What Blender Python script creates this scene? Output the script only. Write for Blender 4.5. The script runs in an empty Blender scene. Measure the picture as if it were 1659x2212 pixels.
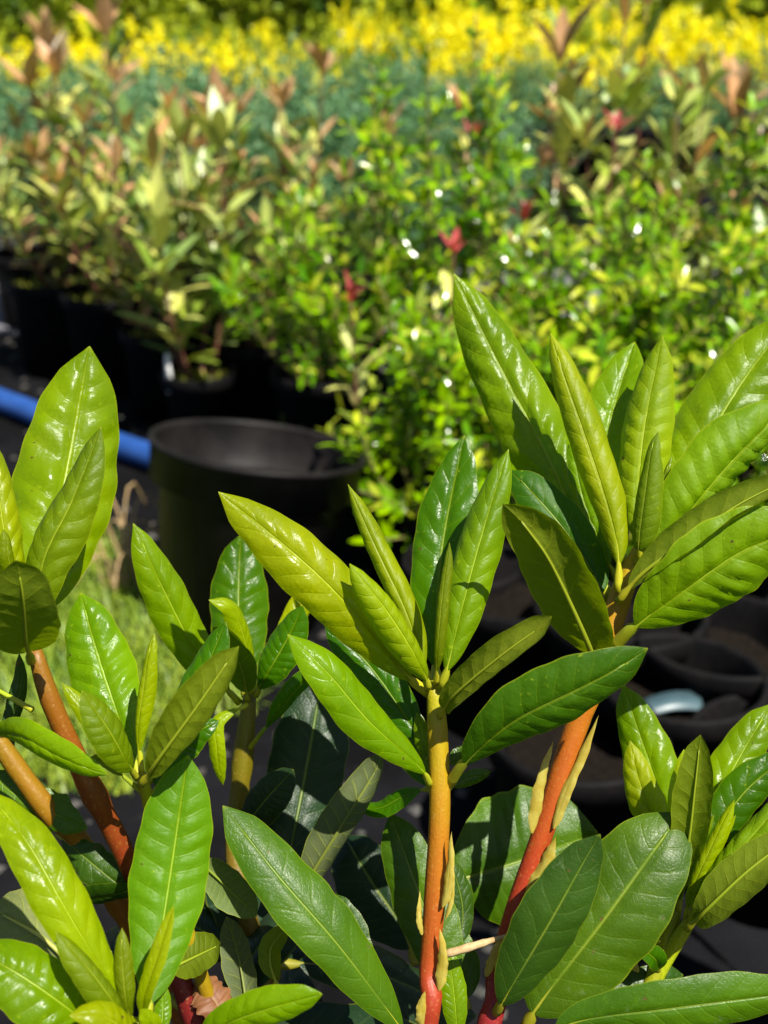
import bpy, math, random
from mathutils import Vector, Matrix
from math import sin, cos, tan, radians, pi, atan2, sqrt

# ------------------------------------------------------------------ camera, sky, sun, exposure
sc = bpy.context.scene
COL = sc.collection
H = 0.85; PITCH = radians(24.0); HALF = radians(23.0)
CAM = Vector((0, 0, H))
FWD = Vector((0, cos(PITCH), -sin(PITCH))); UPV = Vector((0, sin(PITCH), cos(PITCH))); RGT = Vector((1, 0, 0))
FPX = 1106.0 / tan(HALF)
cam = bpy.data.cameras.new('camera'); camo = bpy.data.objects.new('camera', cam); COL.objects.link(camo)
camo.location = CAM; camo.rotation_euler = (pi/2 - PITCH, 0, 0)
cam.sensor_fit = 'VERTICAL'; cam.sensor_height = 36; cam.sensor_width = 27; cam.lens = 18 / tan(HALF)
cam.clip_start = 0.02; cam.clip_end = 500
cam.dof.use_dof = True; cam.dof.focus_distance = 0.445; cam.dof.aperture_fstop = 11.0; cam.dof.aperture_blades = 0
sc.camera = camo
SUN_DIR = Vector((-0.33, 0.40, -0.855)).normalized()       # the way the light travels
w = bpy.data.worlds.new('World'); sc.world = w; w.use_nodes = True
nt = w.node_tree; nt.nodes.clear()
sky = nt.nodes.new('ShaderNodeTexSky'); sky.sky_type = 'NISHITA'; sky.sun_disc = False
sky.sun_elevation = math.asin(-SUN_DIR.z); sky.sun_rotation = atan2(-SUN_DIR.x, -SUN_DIR.y)
bg = nt.nodes.new('ShaderNodeBackground'); bg.inputs[1].default_value = 0.05
out = nt.nodes.new('ShaderNodeOutputWorld'); nt.links.new(sky.outputs[0], bg.inputs[0]); nt.links.new(bg.outputs[0], out.inputs[0])
sun = bpy.data.lights.new('sun', 'SUN'); sun.energy = 5.0; sun.angle = radians(0.5); sun.color = (1, 0.95, 0.86)
suno = bpy.data.objects.new('sun', sun); COL.objects.link(suno); suno.location = (3, -2, 6)
suno.rotation_euler = SUN_DIR.to_track_quat('-Z', 'Y').to_euler()
vs = sc.view_settings; vs.view_transform = 'Standard'; vs.look = 'None'; vs.exposure = 0.9; vs.gamma = 1; vs.use_curve_mapping = False

sc.cycles.max_bounces = 6; sc.cycles.diffuse_bounces = 3; sc.cycles.glossy_bounces = 2; sc.cycles.transmission_bounces = 4

# ------------------------------------------------------------------ helpers
R = random.Random(11)
def P(x, y, d):                       # picture position at a depth -> place in the world
    return CAM + RGT*((x-829.5)/FPX*d) + UPV*((1106-y)/FPX*d) + FWD*d
def gx(x, Y, z=0.35):                 # sideways place of something seen at x and standing Y metres away
    return (x-829.5)/FPX*(Y*cos(PITCH)+(H-z)*sin(PITCH))
def mk(name, verts, faces, mats, parent=None, origin=None, smooth=True, fm=None):
    o0 = Vector(origin) if origin is not None else Vector((0, 0, 0))
    me = bpy.data.meshes.new(name); me.from_pydata([tuple(Vector(v)-o0) for v in verts], [], faces)
    for m in (mats if isinstance(mats, (list, tuple)) else [mats]): me.materials.append(m)
    if smooth: me.polygons.foreach_set('use_smooth', [True]*len(faces))
    if fm: me.polygons.foreach_set('material_index', fm)
    me.update()
    ob = bpy.data.objects.new(name, me); COL.objects.link(ob); put(ob, o0, parent)
    return ob
WL = {}
def put(ob, loc, parent=None):
    if parent is not None:
        ob.parent = parent; ob.location = Vector(loc)-WL[parent.name]
    else: ob.location = loc
    WL[ob.name] = Vector(loc)
def empty(name, loc):
    o = bpy.data.objects.new(name, None); COL.objects.link(o); o.location = loc; o.empty_display_size = .05; WL[o.name] = Vector(loc); return o
def tag(o, label=None, cat=None, group=None, kind=None):
    if label: o['label'] = label
    if cat: o['category'] = cat
    if group: o['group'] = group
    if kind: o['kind'] = kind
    return o
def catmull(pts, n):
    p = [2*pts[0]-pts[1]]+list(pts)+[2*pts[-1]-pts[-2]]; dense = []
    for i in range(1, len(p)-2):
        for k in range(24):
            t = k/24.0; a, b, c, d = p[i-1], p[i], p[i+1], p[i+2]
            dense.append(.5*((2*b)+(c-a)*t+(2*a-5*b+4*c-d)*t*t+(3*b-a-3*c+d)*t*t*t))
    dense.append(p[-2].copy())
    L = [0]
    for i in range(1, len(dense)): L.append(L[-1]+(dense[i]-dense[i-1]).length)
    res = []; j = 0
    for i in range(n):
        s = L[-1]*i/(n-1)
        while j < len(L)-2 and L[j+1] < s: j += 1
        f = (s-L[j])/max(L[j+1]-L[j], 1e-9); res.append(dense[j].lerp(dense[j+1], min(1, f)))
    return res, L[-1]
def tube_data(pts, rads, sides=8, closed=True):
    V = []; F = []; n = len(pts); up = None
    for i, p in enumerate(pts):
        T = (pts[min(i+1, n-1)]-pts[max(i-1, 0)]).normalized()
        if up is None:
            up = Vector((0, 0, 1)) if abs(T.z) < .9 else Vector((1, 0, 0))
        a = T.cross(up).normalized(); up = a.cross(T).normalized()
        for k in range(sides):
            an = 2*pi*k/sides; V.append(p+(a*cos(an)+up*sin(an))*rads[i])
    for i in range(n-1):
        for k in range(sides):
            F.append((i*sides+k, i*sides+(k+1) % sides, (i+1)*sides+(k+1) % sides, (i+1)*sides+k))
    if closed:
        F.append(tuple(range(sides-1, -1, -1))); F.append(tuple(range((n-1)*sides, n*sides)))
    return V, F
def lathe_data(prof, c, sides=40, tilt=None):
    V = []; F = []
    for r, z in prof:
        for k in range(sides):
            a = 2*pi*k/sides; v = Vector((r*cos(a), r*sin(a), z))
            if tilt is not None: v = tilt @ v
            V.append(Vector(c)+v)
    for i in range(len(prof)-1):
        for k in range(sides):
            F.append((i*sides+k, i*sides+(k+1) % sides, (i+1)*sides+(k+1) % sides, (i+1)*sides+k))
    return V, F

# ------------------------------------------------------------------ materials
class NB:
    def __init__(s, name):
        s.m = bpy.data.materials.new(name); s.m.use_nodes = True; s.t = s.m.node_tree; s.t.nodes.clear()
    def n(s, typ, **kw):
        nd = s.t.nodes.new('ShaderNode'+typ)
        for k, v in kw.items(): setattr(nd, k, v)
        return nd
    def l(s, a, b): s.t.links.new(a, b)
    def val(s, sock, v):
        if hasattr(v, 'links') or hasattr(v, 'is_output'): s.l(v, sock)
        else: sock.default_value = v
    def math(s, op, a, b=None, c=None, clamp=False):
        nd = s.n('Math', operation=op); nd.use_clamp = clamp
        for i, v in enumerate((a, b, c)):
            if v is not None: s.val(nd.inputs[i], v)
        return nd.outputs[0]
    def mix(s, f, a, b, blend='MIX'):
        nd = s.n('Mix', data_type='RGBA', blend_type=blend); s.val(nd.inputs[0], f)
        for sk, v in ((nd.inputs[6], a), (nd.inputs[7], b)):
            if isinstance(v, tuple): sk.default_value = v if len(v) == 4 else v+(1,)
            else: s.l(v, sk)
        return nd.outputs[2]
    def noise(s, scale, detail=3, rough=.55, vec=None, dim='3D'):
        nd = s.n('TexNoise'); nd.inputs['Scale'].default_value = scale; nd.inputs['Detail'].default_value = detail; nd.inputs['Roughness'].default_value = rough
        if vec is not None: s.l(vec, nd.inputs['Vector'])
        return nd
    def ss(s, v, a, b, lo=0., hi=1.):
        nd = s.n('MapRange', interpolation_type='SMOOTHSTEP'); s.val(nd.inputs[0], v)
        for i, q in enumerate((a, b, lo, hi)): nd.inputs[i+1].default_value = q
        return nd.outputs[0]
    def ramp(s, f, stops):
        nd = s.n('ValToRGB'); s.l(f, nd.inputs[0]); e = nd.color_ramp.elements
        while len(e) < len(stops): e.new(0.5)
        for i, (p, c) in enumerate(stops): e[i].position = p; e[i].color = c+(1,)
        return nd.outputs[0]
    def principled(s, col, rough, spec=.5, coat=0, normal=None, **kw):
        b = s.n('BsdfPrincipled'); s.val(b.inputs['Base Color'], col if not isinstance(col, tuple) else col+(1,)); s.val(b.inputs['Roughness'], rough)
        s.val(b.inputs['Specular IOR Level'], spec)
        if coat: b.inputs['Coat Weight'].default_value = coat; b.inputs['Coat Roughness'].default_value = kw.get('cr', .15)
        if normal is not None:
            s.l(normal, b.inputs['Normal'])
        return b
    def bump(s, h, strength=.3, dist=.001):
        nd = s.n('Bump'); s.l(h, nd.inputs['Height']); nd.inputs['Strength'].default_value = strength; nd.inputs['Distance'].default_value = dist; return nd.outputs[0]
    def done(s, shader):
        o = s.n('OutputMaterial'); s.l(shader, o.inputs[0]); return s.m

def leaf_material(name, mature):
    b = NB(name); uv = b.n('UVMap', uv_map='leaf'); sep = b.n('SeparateXYZ'); b.l(uv.outputs[0], sep.inputs[0])
    u, v = sep.outputs[0], sep.outputs[1]
    av = b.math('ABSOLUTE', b.math('MULTIPLY_ADD', v, 2, -1))
    ph = b.n('Attribute', attribute_name='phase').outputs['Fac']
    tc = b.n('TexCoord').outputs['Object']
    nz = b.noise(75, 2, .6, tc); nf = b.noise(420, 2, .6, tc); nl = b.noise(22, 1, .5, tc)
    inf = b.n('ObjectInfo'); geo = b.n('NewGeometry')
    phn = b.math('ADD', ph, b.math('MULTIPLY', b.math('SUBTRACT', nz.outputs[0], .5), .22))
    fr = b.math('ABSOLUTE', b.math('SUBTRACT', b.math('FRACT', phn), .5))       # .5 on a vein
    vein = b.ss(fr, .41, .497)
    vein = b.math('MULTIPLY', vein, b.ss(av, .98, .55))
    mid = b.ss(av, .065, .010)
    vor = b.n('TexVoronoi', feature='DISTANCE_TO_EDGE'); b.l(tc, vor.inputs['Vector']); vor.inputs['Scale'].default_value = 620 if mature else 520
    ret = b.ss(vor.outputs['Distance'], 0., .12)
    base = inf.outputs['Color']
    lo = b.mix(1., base, (.72, .80, .75) if not mature else (.62, .72, .72), 'MULTIPLY'); hi = b.mix(1., base, (1.2, 1.16, 1.), 'MULTIPLY')
    col = b.mix(b.ss(nl.outputs[0], .3, .7), lo, hi)
    col = b.mix(b.math('MULTIPLY', b.ss(nf.outputs[0], .52, .74), .35), col, b.mix(1., base, (1.4, 1.3, 1.), 'MULTIPLY'))
    pale = (.38, .46, .004) if not mature else (.22, .32, .03)
    top = b.mix(b.math('MULTIPLY', vein, .07 if not mature else .05), col, pale)
    top = b.mix(b.math('MULTIPLY', mid, .34), top, pale)
    und = b.mix(.55, col, (.15, .20, .008) if not mature else (.13, .16, .06))
    und = b.mix(b.math('MULTIPLY', vein, .35), und, (.26, .30, .005)); und = b.mix(b.math('MULTIPLY', mid, .5), und, (.30, .34, .01))
    tipm = b.math('MAXIMUM', b.ss(av, .955, 1.), b.ss(u, .975, 1.))
    top = b.mix(b.math('MULTIPLY', tipm, .5 if not mature else .22), top, (.44, .48, .015)); und = b.mix(b.math('MULTIPLY', tipm, .5), und, (.36, .40, .01))
    if mature:                                                                   # dust and water spots on old leaves
        sp = b.noise(130, 3, .7, tc); top = b.mix(b.math('MULTIPLY', b.ss(sp.outputs[0], .60, .80), .30), top, (.26, .32, .20))
        
    else:
        sp = nf; top = b.mix(b.math('MULTIPLY', b.ss(sp.outputs[0], .66, .78), .45), top, (.42, .52, .02))
    sk = b.noise(260, 2, .5, tc); top = b.mix(b.math('MULTIPLY', b.ss(sk.outputs[0], .715, .745), b.ss(nz.outputs[0], .45, .6)), top, (.10, .06, .015))
    top = b.mix(b.math('MULTIPLY', b.ss(nz.outputs[0], .52, .75), .30), top, b.mix(1., base, (1.28, 1.12, 1.), 'MULTIPLY'))
    back = geo.outputs['Backfacing']
    col = b.mix(back, top, und)
    h = b.math('MULTIPLY', vein, -.22); h = b.math('ADD', h, b.math('MULTIPLY', mid, -.8))
    h = b.math('ADD', h, b.math('MULTIPLY', ret, .09 if mature else .0)); h = b.math('ADD', h, b.math('MULTIPLY', nf.outputs[0], .45 if mature else .70))
    h = b.math('ADD', h, b.math('MULTIPLY', nz.outputs[0], .8))
    nrm = b.bump(h, .55, .0007)
    rough = b.math('ADD', .30 if mature else .20, b.math('MULTIPLY', nz.outputs[0], .22)); rough = b.math('ADD', rough, b.math('MULTIPLY', back, .25))
    rough = b.math('ADD', rough, b.math('MULTIPLY', b.math('SUBTRACT', 1, inf.outputs['Alpha']), .8))
    pr = b.principled(col, rough, .30 if mature else .31, 0, nrm)
    tr = b.n('BsdfTranslucent'); b.l(b.mix(1., col, (1.25, 1.35, .0) if not mature else (1.0, 1.2, .3), 'MULTIPLY'), tr.inputs[0]); b.l(nrm, tr.inputs['Normal'])
    mx = b.n('MixShader'); mx.inputs[0].default_value = .50 if not mature else .20
    b.l(pr.outputs[0], mx.inputs[1]); b.l(tr.outputs[0], mx.inputs[2])
    return b.done(mx.outputs[0])
M = {}
M['young'] = leaf_material('young_leaf', False); M['mature'] = leaf_material('mature_leaf', True)

def stem_material():
    b = NB('shoot_bark'); uv = b.n('UVMap', uv_map='leaf'); sep = b.n('SeparateXYZ'); b.l(uv.outputs[0], sep.inputs[0])
    tc = b.n('TexCoord').outputs['Object']; nz = b.noise(90, 4, .6, tc); nf = b.noise(700, 3, .6, tc)
    t = b.math('ADD', sep.outputs[0], b.math('MULTIPLY', b.math('SUBTRACT', nz.outputs[0], .5), .16))
    c = b.ramp(t, [(0, (.32, .32, .005)), (.12, (.36, .25, .004)), (.32, (.38, .13, .006)), (.56, (.34, .045, .010)), (.80, (.26, .018, .018)), (1, (.18, .022, .02))])
    c = b.mix(1., c, b.n('ObjectInfo').outputs['Color'], 'MULTIPLY')
    c = b.mix(b.math('MULTIPLY', b.ss(nf.outputs[0], .55, .75), .25), c, (.36, .22, .03))
    mp = b.n('Mapping'); b.l(uv.outputs[0], mp.inputs[0]); mp.inputs['Scale'].default_value = (9, 6, 1); ns = b.noise(1., 3, .7, mp.outputs[0])
    c = b.mix(b.math('MULTIPLY', b.ss(ns.outputs[0], .45, .75), .40), c, b.mix(1., c, (.62, .45, .5), 'MULTIPLY'))
    vl = b.n('TexVoronoi'); b.l(tc, vl.inputs['Vector']); vl.inputs['Scale'].default_value = 330
    c = b.mix(b.math('MULTIPLY', b.ss(vl.outputs['Distance'], .26, .12), .14), c, (.48, .34, .10))
    pr = b.principled(c, .45, .35, 0, b.bump(b.math('ADD', b.math('ADD', nf.outputs[0], nz.outputs[0]), b.math('MULTIPLY', ns.outputs[0], .8)), .35, .0006))
    pr.inputs['Subsurface Weight'].default_value = .0
    return b.done(pr.outputs[0])
M['shoot'] = stem_material()
def simple(name, c1, c2, rough, scale, spec=.5, bumpd=.0, trans=0., coat=0., rnd=0., detail=4):
    b = NB(name); tc = b.n('TexCoord').outputs['Object']; nz = b.noise(scale, detail, .6, tc)
    c = b.mix(b.ss(nz.outputs[0], .3, .7), c1, c2)
    if rnd:
        g = b.n('NewGeometry').outputs['Random Per Island']; o = b.n('ObjectInfo').outputs['Random']
        r = b.math('FRACT', b.math('ADD', g, o))
        c = b.mix(b.math('MULTIPLY', r, rnd), c, b.mix(1., c, (.22, .40, .38), 'MULTIPLY'))
        r2 = b.math('FRACT', b.math('MULTIPLY', r, 7.31)); c = b.mix(b.math('MULTIPLY', r2, rnd*.6), c, b.mix(1., c, (1.55, 1.25, .9), 'MULTIPLY'))
    nr = b.bump(nz.outputs[0], .5, bumpd) if bumpd else None
    pr = b.principled(c, rough, spec, coat, nr)
    if trans:
        tr = b.n('BsdfTranslucent'); b.l(b.mix(1., c, (1.4, 1.3, .6), 'MULTIPLY'), tr.inputs[0])
        mx = b.n('MixShader'); mx.inputs[0].default_value = trans; b.l(pr.outputs[0], mx.inputs[1]); b.l(tr.outputs[0], mx.inputs[2])
        return b.done(mx.outputs[0])
    return b.done(pr.outputs[0])
M['petiole'] = None
def petiole_material():
    b = NB('petiole'); uv = b.n('UVMap', uv_map='leaf'); sep = b.n('SeparateXYZ'); b.l(uv.outputs[0], sep.inputs[0])
    inf = b.n('ObjectInfo').outputs['Color']; rib = b.mix(.35, inf, (.30, .34, .03))
    c = b.mix(b.ss(sep.outputs[0], .03, .30), b.mix(.4, rib, (.46, .34, .01)), rib)
    return b.done(b.principled(c, .45, .4).outputs[0])
M['petiole'] = petiole_material()
M['bract'] = simple('bud_scale', (.40, .30, .03), (.50, .44, .09), .5, 160, trans=.25, bumpd=.0004)
M['twig'] = simple('dry_twig', (.34, .22, .09), (.50, .36, .18), .7, 200, bumpd=.0006)
M['drydead'] = simple('dead_leaf', (.16, .06, .02), (.26, .11, .04), .6, 90, trans=.15)
M['pot'] = simple('black_pot_plastic', (.005, .005, .0055), (.010, .009, .009), .6, 40, spec=.05, bumpd=.0004)
M['bigpot'] = simple('dusty_pot_plastic', (.006, .0055, .0055), (.016, .014, .013), .5, 18, spec=.13, bumpd=.0006)
M['soil'] = simple('potting_soil', (.004, .003, .002), (.010, .007, .005), .95, 160, spec=.1, bumpd=.006)
M['bark'] = simple('twig_bark', (.10, .055, .03), (.17, .11, .06), .7, 130, bumpd=.001)
M['redbark'] = simple('red_twig_bark', (.13, .035, .025), (.16, .07, .04), .6, 130, bumpd=.001)
M['greenbark'] = simple('green_twig_bark', (.13, .13, .03), (.22, .19, .05), .55, 130, bumpd=.001)
M['pale'] = simple('pale_green_leaf', (.48, .54, .10), (.62, .65, .22), .38, 30, trans=.14, rnd=1.)
M['midg'] = simple('shrub_leaf', (.20, .32, .025), (.34, .42, .06), .33, 30, trans=.12, rnd=1.)
M['bronze'] = simple('bronze_young_leaf', (.56, .29, .11), (.64, .40, .24), .36, 30, trans=.22, rnd=.8)
M['red'] = simple('red_young_leaf', (.56, .06, .08), (.66, .16, .17), .32, 30, trans=.35, rnd=.5)
M['privet'] = simple('glossy_leaf', (.13, .33, .0), (.30, .48, .0), .15, 30, spec=.5, trans=.14, rnd=1.)
M['privety'] = simple('glossy_new_leaf', (.46, .55, .01), (.56, .60, .05), .2, 30, spec=.5, trans=.25, rnd=.6)
M['juniper'] = simple('blue_green_needle', (.10, .24, .10), (.17, .33, .15), .55, 8, trans=.2, rnd=.7)
M['gold'] = simple('golden_shoot', (.88, .80, .003), (.86, .85, .003), .5, 3, trans=.35, rnd=.12)
M['goldg'] = simple('lime_shoot', (.34, .46, .015), (.48, .55, .02), .5, 3, trans=.35, rnd=.6)
M['hedge'] = simple('hedge_leaf', (.07, .16, .010), (.13, .24, .015), .35, 3, trans=.3, rnd=.9)
M['grass'] = simple('grass_blade', (.20, .33, .02), (.36, .45, .05), .5, 6, trans=.3, rnd=.8)
M['moss'] = simple('mossy_weed', (.22, .28, .02), (.38, .36, .04), .6, 60, trans=.25, rnd=.8)
M['fern'] = simple('pale_fern', (.22, .36, .06), (.34, .46, .12), .5, 60, trans=.35, rnd=.5)
M['hose'] = simple('blue_pipe', (.012, .055, .22), (.022, .08, .30), .42, 20, bumpd=.0006)
M['tagblue'] = simple('pale_blue_plastic', (.045, .085, .10), (.07, .12, .14), .4, 30)
M['tagwhite'] = simple('white_plastic', (.7, .7, .68), (.8, .8, .78), .4, 30)
M['pebble'] = simple('pebble', (.03, .028, .025), (.08, .075, .07), .8, 20, rnd=.6, bumpd=.002)
def fabric():
    b = NB('woven_ground_cover'); tc = b.n('TexCoord').outputs['Object']
    n1 = b.noise(3.5, 6, .65, tc); n2 = b.noise(45, 5, .7, tc)
    wv = b.n('TexWave', wave_type='BANDS'); b.l(tc, wv.inputs['Vector']); wv.inputs['Scale'].default_value = 130; wv.inputs['Distortion'].default_value = .6
    c = b.mix(b.ss(n1.outputs[0], .35, .68), (.003, .003, .0035), (.010, .010, .012))
    c = b.mix(b.math('MULTIPLY', b.ss(n2.outputs[0], .60, .72), .7), c, (.035, .03, .025))
    h = b.math('ADD', b.math('MULTIPLY', wv.outputs[0], .4), n2.outputs[0])
    return b.done(b.principled(c, .85, .08, 0, b.bump(h, .6, .004)).outputs[0])
M['ground'] = fabric()
M['path'] = simple('worn_grey_path', (.10, .10, .115), (.19, .18, .19), .85, 9, spec=.2, bumpd=.01, detail=6)

# ------------------------------------------------------------------ ground
S = 60
tag(mk('ground', [(-S, -10, 0), (S, -10, 0), (S, 2*S, 0), (-S, 2*S, 0)], [(0, 1, 2, 3)], M['ground'], smooth=False), kind='structure')

# ------------------------------------------------------------------ the rhododendron in front
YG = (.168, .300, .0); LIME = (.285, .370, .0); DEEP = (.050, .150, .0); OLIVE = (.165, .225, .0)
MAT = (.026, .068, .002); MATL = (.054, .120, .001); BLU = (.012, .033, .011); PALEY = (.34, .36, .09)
LR = random.Random(5)
NU, NV = 60, 17
def leaf(stem, col, pts, w, roll=0, curl=35, fold=0, bump=1., q=.8, peak=.5, pet=.08, mat='young', ref=None, gloss=1., nv=None, bend=0, chew=0, name='leaf', metric=False, wave=.5, petr=1.0):
    rr = random.Random(LR.random())
    P3 = [p if isinstance(p, Vector) else P(*p) for p in pts]
    mid, L = catmull(P3, NU+1)
    cen = mid[NU//2]; dep = (cen-CAM).dot(FWD)
    rb, rt = roll if isinstance(roll, tuple) else (roll, roll)
    wm = w if metric else w*dep/FPX
    A0 = max(radians(abs(curl)), .02); sg = 1 if curl >= 0 else -1
    vis = sin(min(A0, pi/2))/A0*cos(radians(fold))
    if not metric: wm = wm/max(.4, abs(cos(radians((rb+rt)/2))))/vis
    hw0 = wm/2*(.93 if mat == 'young' else .88)
    hook = rr.uniform(-.35, .9); asy = (rr.uniform(.9, 1.06), rr.uniform(.9, 1.06)); pet = pet+.035 if pet else 0; wave *= 1.6; bump *= rr.uniform(.55, 1.15); nv = nv or rr.choice([8, 9, 10, 11]); pj = (rr.random(), rr.random()); sl = .9+.5*rr.random()
    V = []; UVS = []; PH = []; k0 = int(pet*NU)
    view = (ref if ref is not None else (CAM-cen)).normalized()
    e = math.log(.5)/math.log(peak); wp = [rr.random()*6 for _ in range(4)]
    rows = list(range(k0, NU+1))
    for i in rows:
        T = (mid[min(i+1, NU)]-mid[max(i-1, 0)]).normalized()
        Sx = T.cross(view)
        Sx = Sx.normalized(); N = Sx.cross(T).normalized()
        u = (i-k0)/(NU-k0); ro = radians(rb+(rt-rb)*u)
        Q = Matrix.Rotation(ro, 3, T); Sx = Q @ Sx; N = Q @ N
        uu = min(max(u, .004), .9985)
        hw = hw0*max(.012, sin(pi*uu**e)**(q-.14)*min(1, (1-uu)/.09)**.35)
        A = A0*(.75+.35*sin(pi*u))
        for j in range(NV):
            v = -1+2*j/(NV-1); a = abs(v); sd = 0 if v < 0 else 1
            edge = 1+ .030*wave*sin(u*19+wp[sd])*a+.022*wave*sin(u*41+wp[2+sd])*a
            if chew and sd == 1 and a > .6: edge -= chew*math.exp(-((u-.52)/.018)**2)*(.22+.12*sin(u*300))
            s = sin(A*v)/A*hw*edge; t = -sg*(1-cos(A*v))/A*hw
            t += a*hw*sin(radians(fold)); s *= cos(radians(fold))
            ph = nv*u+pj[sd]*.6-sl*a+.20*sin(u*9+wp[sd])+.10*sin(u*21+wp[3-sd])+.05*sin(a*5+u*9+wp[sd])
            puff = abs(sin(pi*ph))**.85*(.85+.3*sin(u*17+wp[sd]+a*5))*(min(1, a*4.5)*min(1, (1-a)*4.0+.15))
            t += bump*hw*.112*puff*(sin(pi*uu)**.5) + hw*.05*(min(1, a*8)-1)
            t += wave*hw*.07*a*sin(u*11+wp[2+sd])
            t += bend*hw*sin(u*pi)-hook*hw0*.45*max(0, (u-.78)/.22)**2; s *= asy[sd]
            V.append(mid[i]+Sx*s+N*t); UVS.append((u, v*.5+.5)); PH.append(ph)
    F = []; nr = len(rows)
    for i in range(nr-1):
        for j in range(NV-1):
            a = i*NV+j; F.append((a, a+1, a+NV+1, a+NV))
    fm = [0]*len(F)
    # midrib and petiole: a tapering tube along the underside
    sides = 8; st = list(range(0, NU-4, 2)); base = len(V); prad = petr*min(.0021, max(.0009, hw0*.125))
    cp = []; cr = []
    for i in st:
        T = (mid[min(i+1, NU)]-mid[max(i-1, 0)]).normalized(); Sx = T.cross(view).normalized(); N = Sx.cross(T)
        u = max(0, (i-k0)/(NU-k0)); Q = Matrix.Rotation(radians(rb+(rt-rb)*u), 3, T); N = Q @ N
        r = prad*(1-.85*i/NU)*(1.25 if i < k0 else .72)
        cp.append(mid[i]-N*(r*.85+hw0*.045*min(1, u*6)) + N*bend*hw0*sin(u*pi)); cr.append(r)
    tv, tf = tube_data(cp, cr, sides)
    V += tv; F += [tuple(base+x for x in f) for f in tf]; fm += [1]*len(tf)
    UVS += [(st[q//sides]/NU, .5) for q in range(len(tv))]; PH += [.5]*len(tv)
    o = mk(name, V, F, [M[mat], M['petiole']], stem, P3[0], True, fm)
    me = o.data; ul = me.uv_layers.new(name='leaf')
    li = [0]*len(me.loops); me.loops.foreach_get('vertex_index', li)
    ul.data.foreach_set('uv', [c for k in li for c in UVS[k]])
    at = me.attributes.new('phase', 'FLOAT', 'POINT'); at.data.foreach_set('value', PH)
    j = .92+.16*rr.random(); o.color = (col[0]*j, col[1]*(.94+.12*rr.random()), col[2], gloss)
    return o
CROWN = Vector((0.005, 0.305, 0.285))
rhodo = tag(empty('rhododendron', (CROWN.x, CROWN.y, 0)), 'rhododendron with lime new leaves on orange and red shoots, in a black pot', 'rhododendron')
def pot_parts(parent, c, r, h, mat='pot', soil=True, tilt=None, lip=.028, taper=.78):
    rb = r*taper
    prof = [(0.001, 0.006), (rb*.9, .006), (rb, 0), (rb+.004, 0.0), (r-.010, h-lip-.004), (r-.004, h-lip), (r, h-lip+.002), (r, h-.004), (r-.002, h), (r-.006, h), (r-.008, h-.004),
            (r-.014, h-lip), (rb-.002, .012), (0.001, .012)]
    V, F = lathe_data(prof, c, 44, tilt); o = mk('pot', V, F, M[mat], parent, c)
    if soil:
        zz = h-.045; rs = r-.020; V = [Vector(c)+Vector((0, 0, zz+.006))]; F = []
        ns = 28
        for k in range(3):
            for q in range(ns):
                a = 2*pi*q/ns; f = (k+1)/3; V.append(Vector(c)+Vector((rs*f*cos(a), rs*f*sin(a), zz+R.uniform(-.005, .006))))
        for q in range(ns): F.append((0, 1+q, 1+(q+1) % ns))
        for k in range(2):
            for q in range(ns):
                F.append((1+k*ns+q, 1+(k+1)*ns+q, 1+(k+1)*ns+(q+1) % ns, 1+k*ns+(q+1) % ns))
        mk('soil', V, F, M['soil'], parent, c)
    return o
pot_parts(rhodo, (CROWN.x, CROWN.y, 0), .15, .30)
def shoot(pts, r0, r1, tint=(1, 1, 1), u0=0., u1=1., root=True, nodes=9):
    P3 = [p if isinstance(p, Vector) else P(*p) for p in pts]
    if root: P3 = P3+[CROWN+Vector((R.uniform(-.03, .03), R.uniform(-.02, .03), -.03))]
    n = 60; c, L = catmull(P3, n); V = []; rad = []
    nd = [(.06+.9*R.random(), R.random()) for _ in range(nodes)]
    for i in range(n):
        t = i/(n-1); r = r0+(r1-r0)*min(1, t*1.3)
        for a, b in nd: r *= 1+(.06+.14*b)*math.exp(-((t-a)/.010)**2)
        r *= 1+.035*sin(t*31+r0*9e4)+.02*sin(t*67)
        if t < .05: r *= .65+.35*t/.05
        rad.append(r)
    tv, tf = tube_data(c, rad, 14)
    o = mk('stem', tv, tf, M['shoot'], rhodo, c[0]); me = o.data; ul = me.uv_layers.new(name='leaf')
    vi = [0]*len(me.loops); me.loops.foreach_get('vertex_index', vi)
    ul.data.foreach_set('uv', [x for k in vi for x in (u0+(u1-u0)*(k//14)/(n-1), (k % 14)/14)])
    o.color = tint+(1,)
    return o, c
def bract(stem, pts, w, roll=0, curl=50):
    o = leaf(stem, (.4, .4, .1), pts, w, roll, curl, 0, 0., .98, .34, 0., mat='young', name='bud_scale', petr=.15, wave=1.5)
    o.data.materials[0] = M['bract']; o.data.materials[1] = M['bract']; return o

# --- shoot on the left, thick stem leaning to the right
sA, _ = shoot([(72, 1395, .43), (112, 1520, .432), (190, 1690, .44), (262, 1830, .45), (330, 1990, .46), (420, 2200, .46)], .0038, .0042, (.52, .42, .6), .18, 1.6)
leaf(sA, YG, [(75, 1390, .435), (88, 1270, .445), (140, 1040, .465), (192, 752, .48)], 236, 4, 38, 0, 1.25, .74, .52, .05)
leaf(sA, OLIVE, [(72, 1385, .428), (92, 1215, .424), (155, 1080, .425), (220, 922, .43)], 112, -28, 55, 0, .9, .85, .45, .06, gloss=.8)
leaf(sA, OLIVE, [(66, 1420, .425), (56, 1380, .405), (50, 1290, .385), (34, 1200, .378)], 152, 176, 22, 0, .5, .6, .48, .10, gloss=.8)
leaf(sA, LIME, [(62, 1400, .43), (30, 1260, .425), (5, 1120, .425), (-16, 940, .43)], 90, 15, 45, 0, 1, .8, .5, .08)
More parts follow.
